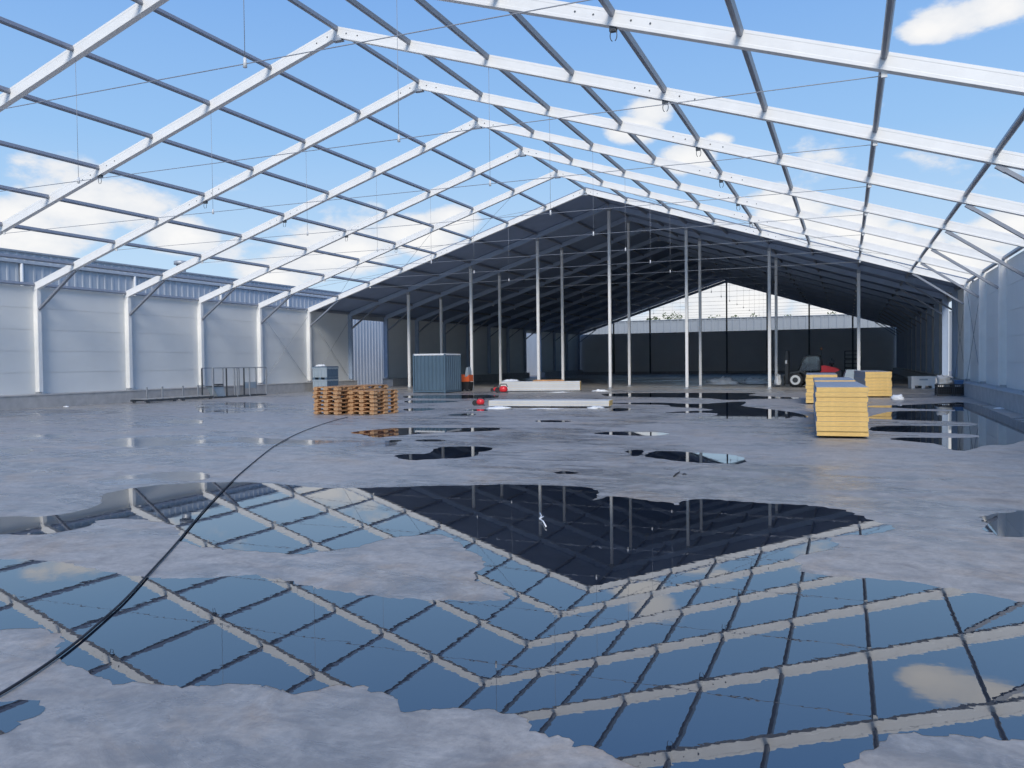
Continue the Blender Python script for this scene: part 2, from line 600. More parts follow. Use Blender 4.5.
FRAMES = {}
FM = frame_meshes()
for n in range(-1, NF1 + 1):
    if n <= 6:
        i = n
        lab = ('bare white portal frame, %s from the camera of those against open sky' % ORD[n]) if n >= 1 else \
            ('bare white portal frame arching over the picture just ahead of the camera' if n == 0 else 'bare white portal frame overhead, closest of all to the camera')
        grp = 'bare portal frames'
    elif n == 7:
        lab = 'white portal frame that carries the front edge of the dark roof'
        grp = 'bare portal frames'
    elif n == NF1:
        lab = 'farthest portal frame, holding the open gable above the back wall'
        grp = 'covered portal frames'
    else:
        lab = 'shaded portal frame under the dark roof, %s behind its front edge' % ORD[n - 7]
        grp = 'covered portal frames'
    fr = FRAMES[n] = thing('portal_frame', lab, 'portal frame', (0, fy(n), 0), 0, grp)
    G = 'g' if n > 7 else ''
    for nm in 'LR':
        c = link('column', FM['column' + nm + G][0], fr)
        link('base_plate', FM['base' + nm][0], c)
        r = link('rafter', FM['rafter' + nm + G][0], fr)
        link('bolt_row', FM['bolts' + nm][0], r)
        link('splice_hook', FM['hook' + nm][0], r)
        b = link('knee_brace', FM['brace' + nm][0], fr)
        link('brace_cleat', FM['cleat' + nm][0], b)
    link('ridge_plate', FM['ridge'][0], fr)
    tcb = link('tie_cable', FM['cable'][0], fr)
    for nm in 'LR':
        link('cable_anchor', FM['anchor' + nm][0], tcb)
        link('hanger', FM['hanger' + nm][0], tcb)
        link('cable_clamp', FM['clamp' + nm][0], tcb)
    if n < NF1:
        for k in range(-8, 9):
            x = k * SP
            p = link('purlin', FM['purlin'][0], fr, (x, 0, zr_at(x) + 0.09))
            p.rotation_euler = (0, (ANG if k > 0 else -ANG if k < 0 else 0), 0)
# wind bracing cables
def brace_cable(n, p, q, r):
    MB().tube([p, q], r, 5).build('bracing_cable', M_CABLE, FRAMES[n])


for n in (6, 7):
    for s in (-1, 1):
        brace_cable(n, (s * (HW - 0.05), 0.12, 0.6), (s * (HW - 0.05), 4.88, ZE - 0.4), 0.012)
        brace_cable(n, (s * (HW - 0.05), 4.88, 0.6), (s * (HW - 0.05), 0.12, ZE - 0.4), 0.012)
for s in (-1, 1):
    for k in (1, 3, 5):
        xa, xb = s * k * SP, s * (k + 2) * SP
        brace_cable(6, (xa, 0.1, zr_at(xa)), (xb, 4.9, zr_at(xb)), 0.009)
        brace_cable(6, (xa, 4.9, zr_at(xa)), (xb, 0.1, zr_at(xb)), 0.009)

# ------------------------------------------------------------------ dark roof membrane, one sheet per bay and slope
ceil = struct(link('ceiling', None))
for n in range(7, NF1):
    for s in (-1, 1):
        mb = MB()
        off = 0.20
        rows = []
        nx = 8
        y0, y1 = fy(n) + (0.0 if n > 7 else -0.05), fy(n + 1)
        prof = []
        for i in range(nx + 1):
            x = s * (HW + 0.25) * i / nx
            prof.append((x, zr_at(x) + off))
        lower = prof
        upper = [(x, z + 0.03) for x, z in reversed(prof)]
        mb.prism(lower + upper, 1, y0, y1)
        mb.build('roof_sheet', M_MEMBR, ceil)
        # rolled eave flap
        xe = s * (HW + 0.25)
        MB().b(xe, xe + s * 0.03, y0, y1, ZE - 0.05, zr_at(HW + 0.25) + off + 0.03).build('eave_flap', M_MEMBR, ceil)

# ------------------------------------------------------------------ interior support posts
def post(x, y, label, group, dark=False):
    h = zr_at(x) - 0.17
    t = thing('support_post', label, 'post', (x, y, 0), 0, group)
    r = 0.088
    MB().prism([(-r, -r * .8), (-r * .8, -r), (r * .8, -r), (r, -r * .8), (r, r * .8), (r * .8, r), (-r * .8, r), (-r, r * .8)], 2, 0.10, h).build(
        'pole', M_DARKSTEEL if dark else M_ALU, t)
    f = MB().b(-0.16, 0.16, -0.16, 0.16, 0.0, 0.02)
    f.b(-0.085, 0.085, -0.085, 0.085, 0.02, 0.18)
    f.build('foot', M_GALV, t)
    if h > 5.5:
        MB().b(-0.10, 0.10, -0.11, 0.11, h - 0.18, h).build('head_bracket', M_GALV, t)


for k in range(-3, 4):
    post(k * 2 * SP, 5.0, 'slim white post, %s from the left in the nearer row of posts' % ORD[k + 4], 'posts of the nearer row')
for k in range(-3, 3):
    post(k * 2 * SP, 10.0, 'slim white post, %s from the left in the farther row of posts' % ORD[k + 4], 'posts of the farther row')
for k in range(-3, 4):
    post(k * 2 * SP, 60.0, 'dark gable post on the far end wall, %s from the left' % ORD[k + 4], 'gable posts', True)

# ------------------------------------------------------------------ neighbouring buildings
def corrugated(length, height, period, depth, axis='y'):
    """ribbed sheet standing on z=0 running along +y (axis y) or +x; face looks to +x (axis y) or -y (axis x)"""
    pts = []
    t = 0.0
    while t < length - 1e-6:
        for a, d in ((0, 0), (0.62, 0), (0.70, 1), (0.92, 1)):
            q = t + a * period
            if q <= length:
                pts.append((q, d * depth))
        t += period
    pts.append((length, 0))
    front = pts
    back = [(q, -0.05) for q in (length, 0)]
    poly = front + back
    mb = MB()
    if axis == 'y':
        mb.prism([(d, q) for q, d in poly], 2, 0, height)
    else:
        mb.prism([(q, -d) for q, d in poly], 2, 0, height)
    return mb.mesh('wall_sheet')


XB = -26.0
ZB_TOP = 7.86
bl = thing('warehouse', 'long blue-grey ribbed warehouse rising behind the left wall', 'building', (XB, -40, -0.06))
sheet = corrugated(5.0, ZB_TOP + 0.06, 0.5, 0.035, 'y')
sheet.materials.append(M_CLAD)
for k in range(22):
    link('wall_sheet', sheet, bl, (0, k * 5.0, 0))
MB().b(-18, -0.06, 0, 110, 0, ZB_TOP - 0.1).build('body', M_ROOF, bl)
MB().b(-0.4, 0.10, 0, 110, ZB_TOP + 0.03, ZB_TOP + 0.12).build('parapet_cap', M_GALV, bl)
MB().b(0.03, 0.16, 0, 110, ZB_TOP - 0.55, ZB_TOP - 0.43).build('gutter', M_CLAD, bl)
yy = -16.05 - 7.3 * 3
for k in range(13):
    y = yy + k * 7.35 + 40
    MB().tube([(0.10, y, 0.1), (0.10, y, ZB_TOP - 0.62), (0.03, y, ZB_TOP - 0.5)], 0.09, 8).build('downpipe', M_WHITE, bl)
vy = at_x(181, 262, XB - 1).y + 40
mb = MB().tube([(-1.0, vy, ZB_TOP - 0.1), (-1.0, vy, ZB_TOP + 0.75)], 0.3, 14)
v_ = mb.build('roof_vent', M_GALV, bl)
MB().tube([(-1.0, vy, ZB_TOP + 0.72), (-1.0, vy, ZB_TOP + 0.95)], 0.45, 14).build('vent_cap', M_GALV, v_)

YB = 76.0
zt = at_y(770, 317, YB).z
bf = thing('factory_hall', 'pale ribbed hall seen through the open far gable', 'building', (-45, YB, -0.06))
sheet2 = corrugated(5.0, zt + 0.06, 1.0, 0.06, 'x')
sheet2.materials.append(M_CLADPALE)
for k in range(20):
    link('wall_sheet', sheet2, bf, (k * 5.0, 0, 0))
MB().b(0, 100, 0.06, 20, 0, zt - 0.1).build('body', M_ROOF, bf)
MB().b(0, 100, -0.12, 0.3, zt + 0.03, zt + 0.15).build('parapet_cap', M_GALV, bf)

br = thing('cream_building', 'cream rendered building outside the gap in the right wall', 'building', (30, 0, -0.06))
MB().b(0, 14, 0, 40, 0, 6.5).build('body', M_CREAM, br)
MB().b(-0.25, 14.2, -0.2, 40.2, 6.5, 6.75).build('roof_edge', M_GALV, br)
for k in range(5):
    w_ = MB().b(-0.04, 0.02, 3.5 + k * 7.5, 5.3 + k * 7.5, 1.1, 2.6).build('window', M_CHARCOAL, br)
    MB().b(-0.06, -0.03, 3.6 + k * 7.5, 5.2 + k * 7.5, 1.2, 2.5).build('pane', M_GLASS, w_)


# trees beyond the far hall
def tree(x, y, h, r, label):
    t = thing('tree', label, 'tree', (x, y, -0.06), 0, 'trees beyond the far hall')
    MB().tube([(0, 0, 0), (0.1, 0, h * 0.5), (0, 0.1, h * 0.8)], [0.25, 0.18, 0.08], 7).build('trunk', M_BARK, t)
    mb = MB()
    for c in range(26):
        a, q = random.random() * 6.28, math.sqrt(random.random()) * r
        cz = h - 0.2 - random.random() * h * 0.45 - q * q / r * 0.6
        cr = 0.35 + random.random() * 0.5
        for k in range(34):
            d = Vector((random.gauss(0, 1), random.gauss(0, 1), random.gauss(0, .8))).normalized() * cr
            p = Vector((math.cos(a) * q, math.sin(a) * q, cz)) + d
            e1 = Vector((random.gauss(0, 1), random.gauss(0, 1), random.gauss(0, 1))).normalized() * 0.16
            e2 = e1.orthogonal().normalized() * 0.12
            mb.add([p - e1, p + e2, p + e1, p - e2], [(0, 1, 2, 3)])
    mb.build('crown', M_LEAF, t)


TY = 104
for (u, v, r, lab) in ((652, 321, 1.6, 'low round tree leftmost above the far hall'), (664, 318, 2.2, 'bushy tree second from left above the far hall'),
                       (677, 316, 2.4, 'broad tree, tallest above the left part of the far hall'), (715, 317.5, 1.8, 'thin tree top left of the central gable post'),
                       (735, 317.5, 1.6, 'thin tree top right of the central gable post'), (752, 316, 2.0, 'tree top just left of the close pair of white posts'),
                       (790, 314.5, 2.2, 'tree top right of the close pair of white posts'), (828, 313.5, 1.4, 'small tree tip farthest right above the far hall')):
    p = at_y(u, v - (6 if u < 700 else 3), TY)
    tree(p.x, p.y, p.z, r, lab)
    TY = 104 if TY > 104 else 112

# ------------------------------------------------------------------ puddles
def chaikin(pts):
    out = []
    for i in range(len(pts)):
        a, b_ = pts[i], pts[(i + 1) % len(pts)]
        out += [(a[0] * .78 + b_[0] * .22, a[1] * .78 + b_[1] * .22), (a[0] * .22 + b_[0] * .78, a[1] * .22 + b_[1] * .78)]
    return out


def puddle(pix, label, film=False, rag=1.0):
    base = [at(u, v) for u, v in chaikin(pix)]
    pts = []
    for i in range(len(base)):
        a, b_ = base[i], base[(i + 1) % len(base)]
        dist = (a - CAM).length
        step = max(0.02, 0.006 * dist)
        k = max(1, min(40, int((b_ - a).length / step)))
        for j in range(k):
            p = a.lerp(b_, j / k)
            am = rag * min(0.06, 0.009 * dist)
            q = p * (1.1 / max(0.25, 0.05 * dist))
            p = p + Vector((mnoise.noise(q * 3) + .6 * mnoise.noise(q * 9), mnoise.noise(q * 3 + Vector((7, 3, 1))) + .6 * mnoise.noise(q * 9 + Vector((2, 5, 0))), 0)) * am
            pts.append(Vector((max(-18.9, min(18.9, p.x)), p.y, 0.0016 if not film else 0.001)))
    tris = tessellate_polygon([pts])
    me = bpy.data.meshes.new('puddle')
    c = sum(pts, Vector()) / len(pts)
    c.z = 0
    me.from_pydata([p - c for p in pts], [], [tuple(t) for t in tris])
    bm = bmesh.new()
    bm.from_mesh(me)
    bmesh.ops.recalc_face_normals(bm, faces=bm.faces)
    if bm.faces and sum(f.normal.z for f in bm.faces) < 0:
        bmesh.ops.reverse_faces(bm, faces=bm.faces)
    for f in bm.faces:
        if f.normal.z < 0:
            f.normal_flip()
    bm.to_mesh(me)
    bm.free()
    me.materials.append(M_FILMWATER if film else M_WATER)
    o = link('puddle', me, None, c)
    return tag(o, label, 'puddle', 'puddles on the concrete floor')


MAIN = [(-60, 517), (0, 517), (15, 516), (37, 517.5), (65, 514), (95, 507), (102, 501), (100, 496), (110, 492.5), (130, 489), (155, 485), (180, 484),
        (202, 482.5), (256, 482.3), (293, 485), (318, 488), (363, 488), (386, 487.5), (431, 486), (481, 485), (512, 484.5), (554, 485.5), (584, 487),
        (598, 490), (599, 494), (592, 501), (598, 500), (608, 496), (632, 498), (652, 501), (674, 503), (676, 506), (684, 500), (702, 499), (719, 500),
        (752, 502.5), (783, 504), (818, 506), (843, 510), (868, 518), (880, 522.5), (893, 526), (890, 531), (873, 535), (843, 536), (823, 537), (834, 540),
        (838, 545), (833, 550), (813, 553), (798, 555.5), (797, 560), (805, 564), (797, 567.5), (805, 572.5), (833, 576), (868, 579), (908, 581),
        (943, 587.5), (968, 592), (988, 595), (1024, 603), (1100, 615), (1150, 640), (1160, 700), (1060, 742), (1030, 742), (990, 738), (940, 735), (905, 733),
        (885, 738), (876, 748), (862, 748), (855, 755), (848, 768), (845, 790), (660, 790), (648, 775), (637, 766), (622, 760), (607, 752), (584.5, 746),
        (569.5, 747), (572, 741), (557, 735), (527, 733), (531, 723.5), (524.5, 717), (512, 714), (481, 708.5), (446, 708.5), (416, 711), (398.5, 712),
        (406, 707), (386, 695), (366, 692), (373.5, 687), (331, 685), (306, 693.5), (291, 695), (278.5, 688.5), (256, 685), (232.5, 683.5), (207.5, 687),
        (175, 685), (130, 683), (109, 685), (107.5, 678.5), (92.5, 675.5), (82.5, 668.5), (60, 662), (54, 657), (60, 643.5), (62, 635), (45, 628), (20, 629),
        (0, 631), (-60, 632), (-60, 560), (0, 560), (15, 559), (47, 561), (72, 564), (90, 570), (120, 574), (150, 579), (200, 578), (256, 576), (276, 578),
        (298, 585), (331, 590), (368, 596), (416, 600.5), (471, 601), (501, 601), (511, 598), (506, 590), (486, 585), (473.5, 577.5), (476, 572.5),
        (485, 567.5), (485, 560), (466, 549), (458.5, 540), (441, 535), (411, 535), (381, 540), (356, 547.5), (333.5, 550), (293.5, 555), (256, 551),
        (232.5, 550), (200, 547.5), (182.5, 542.5), (176, 536), (180, 529), (172.5, 524), (140, 519), (100, 519), (92, 525), (67.5, 531), (37.5, 535),
        (0, 534), (-60, 535)]
puddle(MAIN, 'huge foreground puddle mirroring the roof frames and the blue sky')
puddle([(-40, 700), (0, 702), (35, 700), (44, 705), (47, 710), (37.5, 716), (15, 721), (22, 726), (10, 731), (0, 735), (-40, 735)],
       'small puddle at the lower left corner of the floor')
puddle([(978.5, 516), (992, 514), (1007, 513), (1024, 511), (1070, 510), (1070, 538), (1024, 537), (1008, 537), (996, 536), (988, 532), (982, 529.5),
        (986, 525), (984, 522)], 'puddle at the right edge mirroring a wall column')
puddle([(393.5, 455.5), (406, 454), (428.5, 454), (436, 447.5), (456, 446.5), (481, 446.5), (493, 448), (488.5, 451), (478.5, 452), (477, 455.5),
        (463.5, 458), (436, 459), (411, 460.5), (401, 459)], 'dark two-lobed puddle in mid floor in front of the pallet stacks')
puddle([(348.5, 433), (363.5, 430.5), (403.5, 427.5), (456, 428), (496, 427.5), (502, 429), (491, 431), (456, 432), (416, 434), (406, 435), (373.5, 438),
        (366, 435)], 'long puddle mirroring the wooden pallets and the container')
puddle([(415, 440), (430, 439.4), (446, 440), (443, 441.5), (418, 441.5)], 'short dark sliver of water below the long pallet puddle')
puddle([(388.5, 440), (403.5, 439.8), (402, 441), (390, 443)], 'tiny dark puddle left of the short sliver of water')
puddle([(534, 420.7), (550, 420), (574.5, 421.2), (560, 422.3), (538, 422)], 'thin puddle strip in front of the lower white panel stack')
puddle([(553, 472.4), (565, 471.3), (582, 472.6), (575, 474), (558, 474)], 'thin puddle sliver just behind the huge foreground puddle')
puddle([(591, 433), (612, 431.8), (642, 431.8), (662, 432.3), (672, 434), (652, 436), (624.5, 435.5), (602, 434.5)],
       'narrow puddle mirroring white sky at its right end')
puddle([(624.5, 451.5), (632, 449.8), (644.5, 450), (641, 456), (630, 456), (628, 453)], 'small dark puddle at the left tip of the pointed puddle')
puddle([(651, 451), (672, 451), (687, 452), (707, 453), (727, 454), (739.5, 456), (746.5, 461), (742, 464), (724.5, 464), (687, 462), (662, 459), (643, 456.5)],
       'pointed dark puddle in mid floor with a white sky reflection')
puddle([(600, 393.8), (640, 393), (719, 392.8), (760, 393), (745, 395.3), (768, 396.5), (803, 397.5), (797, 399), (767, 398.5), (728, 400.3), (707, 398),
        (640, 397), (605, 396.2)], 'wide dark puddle right in front of the white posts', rag=.5)
puddle([(600, 403.2), (640, 402.6), (665, 402.7), (698, 404.3), (745, 401), (746, 403.7), (739, 406), (781, 410.5), (798, 413), (809, 416.5), (805, 418),
        (793, 415.5), (791, 418.5), (766, 419), (698, 418.5), (690, 417.3), (716, 416), (718, 412.7), (657, 413), (690, 411), (717, 410.3), (700, 408),
        (672, 407), (668, 404.9), (640, 404.5)], 'ragged dark puddle between the pointed puddle and the white posts', rag=.5)
puddle([(612, 408), (632, 408.4), (627.5, 411), (612, 411.5)], 'small puddle at the yellow end of the lower panel stack', rag=.5)
puddle([(940, 403.5), (963, 402), (979, 405), (999, 413), (1024, 423), (1070, 432), (1070, 440), (1024, 440), (1011, 445), (985, 445), (967, 451),
        (950, 450), (940, 444), (910, 441.5), (887, 439), (904, 437.3), (945, 438), (978, 437.6), (980, 434.8), (945, 433), (892, 432), (868, 430.5),
        (872, 426.5), (892, 425.7), (940, 426), (976, 426), (978, 423), (942, 421), (892, 419.7), (868, 418.5), (868, 416.5), (892, 411), (925, 411),
        (955, 411.3), (955, 409.5), (920, 409), (892, 407.7), (868, 407.5), (868, 405.5), (892, 405.5)],
       'comb-shaped puddle mirroring the columns of the right wall', rag=.5)
puddle([(403, 395.8), (440, 395), (500, 394.8), (497, 398.2), (440, 398.8), (404, 398)], 'dark puddle band in front of the blue container', rag=.5)
puddle([(404, 400.5), (440, 400.3), (462, 401), (440, 403), (405, 403)], 'second dark puddle band in front of the blue container', rag=.5)
puddle([(404, 408.5), (437, 408), (430, 410.6), (404, 411)], 'dark puddle sliver right of the pallet stacks', rag=.5)
puddle([(447, 414.3), (470, 413.3), (478, 414.5), (465, 415.8), (450, 415.6)], 'short dark puddle below the red machine', rag=.5)
puddle([(461, 410), (475, 409), (489, 409.4), (487, 411), (470, 411)], 'short dark puddle at the left end of the lower panel stack', rag=.5)
puddle([(95, 440), (130, 436), (200, 434.5), (240, 437), (300, 440), (360, 441), (390, 440.5), (400, 444), (385, 447), (330, 447.5), (250, 446),
        (200, 446), (150, 447.5), (110, 447)], 'long pale water film mirroring the left wall', True)
puddle([(12, 437), (40, 434), (78, 434.5), (70, 438), (30, 440)], 'faint water film at far left mirroring a column foot', True)
puddle([(127, 423), (160, 420), (205, 419), (200, 425), (150, 427)], 'faint water film below the low steel racks', True)
puddle([(-20, 450), (20, 447), (35, 450), (25, 455), (-20, 457)], 'faint water film at the left frame edge', True)
puddle([(82, 481), (120, 476), (180, 471), (205, 472), (212, 478), (190, 482), (150, 483.5), (110, 486)], 'faint water film just behind the huge puddle at left', True)
puddle([(195, 404), (230, 402), (275, 403), (282, 409), (240, 413), (205, 414), (196, 410)], 'pale water film mirroring the steel post rack', True)
puddle([(-20, 410), (40, 408.5), (130, 412), (100, 414.5), (40, 416), (-20, 418)], 'dark damp strip along the foot of the left wall', True)

# ------------------------------------------------------------------ hose across the floor
hp = [(348, 417), (330, 421.5), (300, 432), (275, 445), (256, 460), (236, 477), (215, 498), (195, 520), (175, 545), (150, 572), (125, 600), (100, 622),
      (78, 641), (50, 662), (20, 682), (-10, 700), (-40, 716)]
pts = [at(u, v, 0.016) for u, v in hp]
for _ in range(3):
    q = [pts[0]]
    for a, b_ in zip(pts, pts[1:]):
        q += [a * .75 + b_ * .25, a * .25 + b_ * .75]
    pts = q + [pts[-1]]
tag(MB().tube(pts, 0.009, 8).build('hose', M_BLACK), 'black hose trailing in a curve across the wet floor', 'hose')

# ------------------------------------------------------------------ pallets
def pallet_meshes():
    L, W = 1.2, 1.0
    d = {}
    d['deck_board'] = MB().b(-L / 2, L / 2, -0.065, 0.065, 0, 0.018).mesh('deck_board')
    d['cross_board'] = MB().b(-0.07, 0.07, -W / 2, W / 2, 0, 0.022).mesh('cross_board')
    d['block'] = MB().b(-0.09, 0.09, -0.085, 0.085, 0, 0.066).mesh('block')
    d['skid'] = MB().b(-L / 2, L / 2, -0.055, 0.055, 0, 0.022).mesh('skid')
    for k, me in d.items():
        me.materials.append(M_WOODPALE if k in ('block',) else M_WOOD)
    return d


PM = pallet_meshes()


def pallet(loc, rotz, label):
    t = thing('pallet', label, 'pallet', loc, rotz, 'stacked wooden pallets')
    t.scale = (GROW,) * 3
    for y in (-0.44, 0, 0.44):
        link('skid', PM['skid'], t, (0, y, 0))
        for x in (-0.53, 0, 0.53):
            link('block', PM['block'], t, (x, y, 0.022))
    for x in (-0.53, 0, 0.53):
        link('cross_board', PM['cross_board'], t, (x, 0, 0.088))
    for y in (-0.44, -0.22, 0, 0.22, 0.44):
        link('deck_board', PM['deck_board'], t, (0, y, 0.110))


HP = 0.1285
rp = math.radians(-8)


def pallet_stack(corner, count, where, rz):
    """corner: nearest front-left floor corner; pallet's short side (1.0) faces the camera, long side runs back"""
    q = Matrix.Rotation(rz, 3, 'Z')
    c = corner + q @ Vector((0.5, 0.6, 0)) * GROW
    for i in range(count):
        fromtop = count - i
        lab = 'wooden pallet, %s from the top of the %s' % (ORD[fromtop], where)
        pallet((c.x + random.uniform(-.02, .02), c.y + random.uniform(-.02, .02), i * HP * GROW), rz + math.pi / 2 + random.uniform(-.015, .015), lab)


pallet_stack(at(314.5, 414.3), 7, 'front left pallet stack', rp)
pallet_stack(at(350, 414.3), 6, 'right pallet stack', rp)
c2 = at(314.5, 414.3) + Matrix.Rotation(rp, 3, 'Z') @ Vector((0.0, 1.44, 0))
pallet_stack(c2, 7, 'stack behind the front left pallets', rp)

# ------------------------------------------------------------------ steel storage container
cc = at(445.5, 393.2)
ct = thing('storage_container', 'small blue-grey corrugated steel container with white top rails', 'container', (cc.x - 2.16, cc.y, 0), 0)
ct.scale = (1.08, 1.08, GROW)
W_, H_ = 2.0, 2.12
MB().b(0.03, W_ - .03, 0.03, W_ - .03, 0.08, 0.16).build('floor_plate', M_DARKSTEEL, ct)


def ribwall(n, w, h, d=0.06):
    pts = []
    p = w / n
    for i in range(n):
        for a, e in ((0.0, 0), (0.12, 0), (0.3, 1), (0.7, 1), (0.88, 0)):
            pts.append((i * p + a * p, e * d))
    pts.append((w, 0))
    return pts + [(w, -0.02), (0, -0.02)]


r8 = ribwall(8, 1.88, H_)
for nm, fn in (('front', lambda q, d: (0.06 + q, 0.06 - d)), ('back', lambda q, d: (0.06 + q, W_ - 0.06 + d)),
               ('left', lambda q, d: (0.06 - d, 0.06 + q)), ('right', lambda q, d: (W_ - 0.06 + d, 0.06 + q))):
    MB().prism([fn(q, d) for q, d in r8], 2, 0.12, H_ - 0.07).build('side_panel', M_CONT, ct)
for x in (0.04, W_ - 0.04):
    for y in (0.04, W_ - 0.04):
        MB().b(x - .04, x + .04, y - .04, y + .04, 0.0, H_).build('corner_post', M_CONT, ct)
for a in ((0.08, W_ - .08, 0, 0.07), (0.08, W_ - .08, W_ - .07, W_)):
    MB().b(a[0], a[1], a[2], a[3], H_ - 0.07, H_ + 0.02).build('top_rail', M_WHITE, ct)
    MB().b(a[0], a[1], a[2], a[3], 0.04, 0.14).build('bottom_rail', M_CONT, ct)
for x in ((0, 0.07), (W_ - .07, W_)):
    MB().b(x[0], x[1], 0.08, W_ - .08, H_ - 0.07, H_ + 0.02).build('top_rail', M_WHITE, ct)
    MB().b(x[0], x[1], 0.08, W_ - .08, 0.04, 0.14).build('bottom_rail', M_CONT, ct)
MB().b(0.05, W_ - 0.05, 0.05, W_ - 0.05, H_ - 0.06, H_ - 0.02).build('roof_plate', M_CONT, ct)

# ------------------------------------------------------------------ small orange truck half hidden by the container
p = at(464, 391.3)
tr = thing('floor_scrubber', 'small orange machine with grey top half hidden behind the container', 'machine', (p.x - 0.10, p.y + 0.6, 0), 0)
tr.scale = (0.54, 0.85, 1.04)
MB().prism([(-0.5, 0.10), (0.42, 0.08), (0.58, 0.30), (0.58, 0.55), (-0.5, 0.55)], 1, -0.4, 0.4).build('base', M_BLACK, tr)
MB().prism([(-0.5, 0.55), (0.60, 0.58), (0.58, 0.98), (0.30, 0.86), (0.1, 0.84), (-0.1, 1.0), (-0.5, 1.0)], 1, -0.38, 0.38).build('body', M_ORANGE, tr)
MB().prism([(0.02, 0.86), (0.46, 0.90), (0.44, 1.18), (0.34, 1.45), (0.24, 1.45), (0.06, 1.10)], 1, -0.3, 0.3).build('seat', M_BOXGREY, tr)
for x in (-0.3, 0.32):
    for y in (-0.36, 0.36):
        MB().tube([(x, y - .06, 0.16), (x, y + .06, 0.16)], 0.16, 14).build('wheel', M_BLACK, tr)

# ------------------------------------------------------------------ two stacked pallet boxes by the left wall
def pallet_box(x, y, z, rz, label, m1, m2, h=0.72):
    t = thing('pallet_box', label, 'box', (x, y, z), rz, 'stacked pallet boxes')
    t.scale = (GROW,) * 3
    b = MB()
    b.b(0, 1.0, 0, 0.03, 0.13, h).b(0, 1.0, 1.17, 1.2, 0.13, h).b(0, 0.03, 0.03, 1.17, 0.13, h).b(0.97, 1.0, 0.03, 1.17, 0.13, h).b(0.03, 0.97, 0.03, 1.17, 0.13, 0.17)
    b.build('body', m1, t)
    MB().b(-.02, 1.02, -.02, 0.04, h - 0.08, h).b(-.02, 1.02, 1.16, 1.22, h - .08, h).b(-.02, .04, .04, 1.16, h - .08, h).b(.96, 1.02, .04, 1.16, h - .08, h).build('rim', m1, t)
    for k in range(4):
        MB().b(0.12 + k * .25 - .02, 0.12 + k * .25 + .02, -0.02, 0.0, 0.14, h - .08).build('rib', m1, t)
        MB().b(1.0, 1.02, 0.15 + k * .3 - .03, 0.15 + k * .3 + .03, 0.14, h - .08).build('rib', m2, t)
    MB().b(1.001, 1.012, 0.05, 1.15, 0.16, h - .1).build('side_cover', m2, t)
    for xx in (0.08, 0.5, 0.92):
        MB().b(xx - .08, xx + .08, 0.0, 1.2, 0.0, 0.13).build('runner', m2, t)
    return t


p = at(327, 391.8)
pallet_box(p.x - 1.09, p.y, 0, 0, 'lower grey pallet box behind the pallet stacks', M_BOXGREY, M_BOXBLUE)
pallet_box(p.x - 1.09, p.y, 0.787, 0, 'upper grey pallet box carrying a white sack', M_BOXGREY, M_BOXBLUE)


def blob(name, loc, size, seed, material, label, cat, rough=0.25, group=None, nu=18, nv=10, rotz=0):
    rings = []
    for j in range(nv):
        f = j / (nv - 1)
        z = math.sin(f * math.pi / 2) if j < nv - 1 else 1.0
        r = math.cos(f * math.pi / 2) if j < nv - 1 else 0.02
        ring = []
        for i in range(nu):
            a = 2 * math.pi * i / nu
            d = Vector((math.cos(a) * r, math.sin(a) * r, z))
            k = 1 + rough * (mnoise.noise(d * 2.2 + Vector((seed, 0, 0))) + 0.5 * mnoise.noise(d * 6 + Vector((0, seed, 0))))
            ring.append(Vector((d.x * size[0] * k, d.y * size[1] * k, max(0, d.z * size[2] * k))))
        rings.append(ring)
    o = MB().loft(rings, True, True).build(name, material)
    o.location = loc
    o.rotation_euler = (0, 0, rotz)
    if label:
        tag(o, label, cat, group)
    return o


# lid and white sack on the boxes
o = MB().b(-0.02, 1.02, -0.02, 1.22, 0, 0.05).b(0.02, 0.98, 0.02, 1.18, 0.05, 0.07).build('box_lid', M_BOXBLUE)
o.location = (p.x - 1.09, p.y, 1.575)
o.scale = (GROW, GROW, 1)
tag(o, 'dark lid closing the upper grey pallet box', 'lid')
blob('sack', (p.x - 0.75, p.y + 0.4, 1.645), (0.38, 0.3, 0.14), 3.0, M_FILM, 'white sack lying on the closed pallet boxes', 'sack')

# ------------------------------------------------------------------ steel racks along the left wall
p0, p1 = at(203, 396), at(256, 395)
p0 = Vector((-16.6, -14.5, 0))
dirn = Vector((0.80, 0.60, 0))


def along(u):
    """point of the rack line (through p0 along +y near the wall) seen at pixel column u"""
    d = ray(u, 380)
    # intersect in plan with the line x = RX
    t = (RX - CAM.x) / d.x
    return CAM.y + d.y * t


RX = -18.2
rack = thing('post_rack', 'open grey steel post rack standing against the left wall', 'rack', (RX, 0, 0))
ys = [along(u) for u in (202, 213.5, 223, 226.5, 234.5, 239, 244, 256)]
for i, y in enumerate(ys):
    MB().b(-0.03, 0.03, y - 0.03, y + 0.03, 0.0, 1.64).build('upright', M_GALV if i % 3 else M_DARKSTEEL, rack)
for x in (0.0, 0.75):
    MB().b(x - 0.025, x + 0.025, ys[0], ys[-1], 1.62, 1.67).build('rail', M_GALV, rack)
    MB().b(x - 0.025, x + 0.025, ys[0], ys[-1], 0.02, 0.08).build('rail', M_DARKSTEEL, rack)
for y in (ys[0], ys[3], ys[5], ys[-1]):
    MB().b(0.72, 0.78, y - 0.03, y + 0.03, 0.0, 1.64).build('upright', M_GALV, rack)
    MB().b(0.0, 0.75, y - 0.02, y + 0.02, 0.05, 0.09).build('cross_bar', M_DARKSTEEL, rack)
MB().b(0.0, 0.03, ys[6], ys[7], 0.45, 0.8).build('side_plate', M_BOXGREY, rack)
tro = thing('tipping_trough', 'small grey tipping trough standing in the steel post rack', 'trough', (RX + 0.2, ys[0] + 0.1, 0.09), 0)
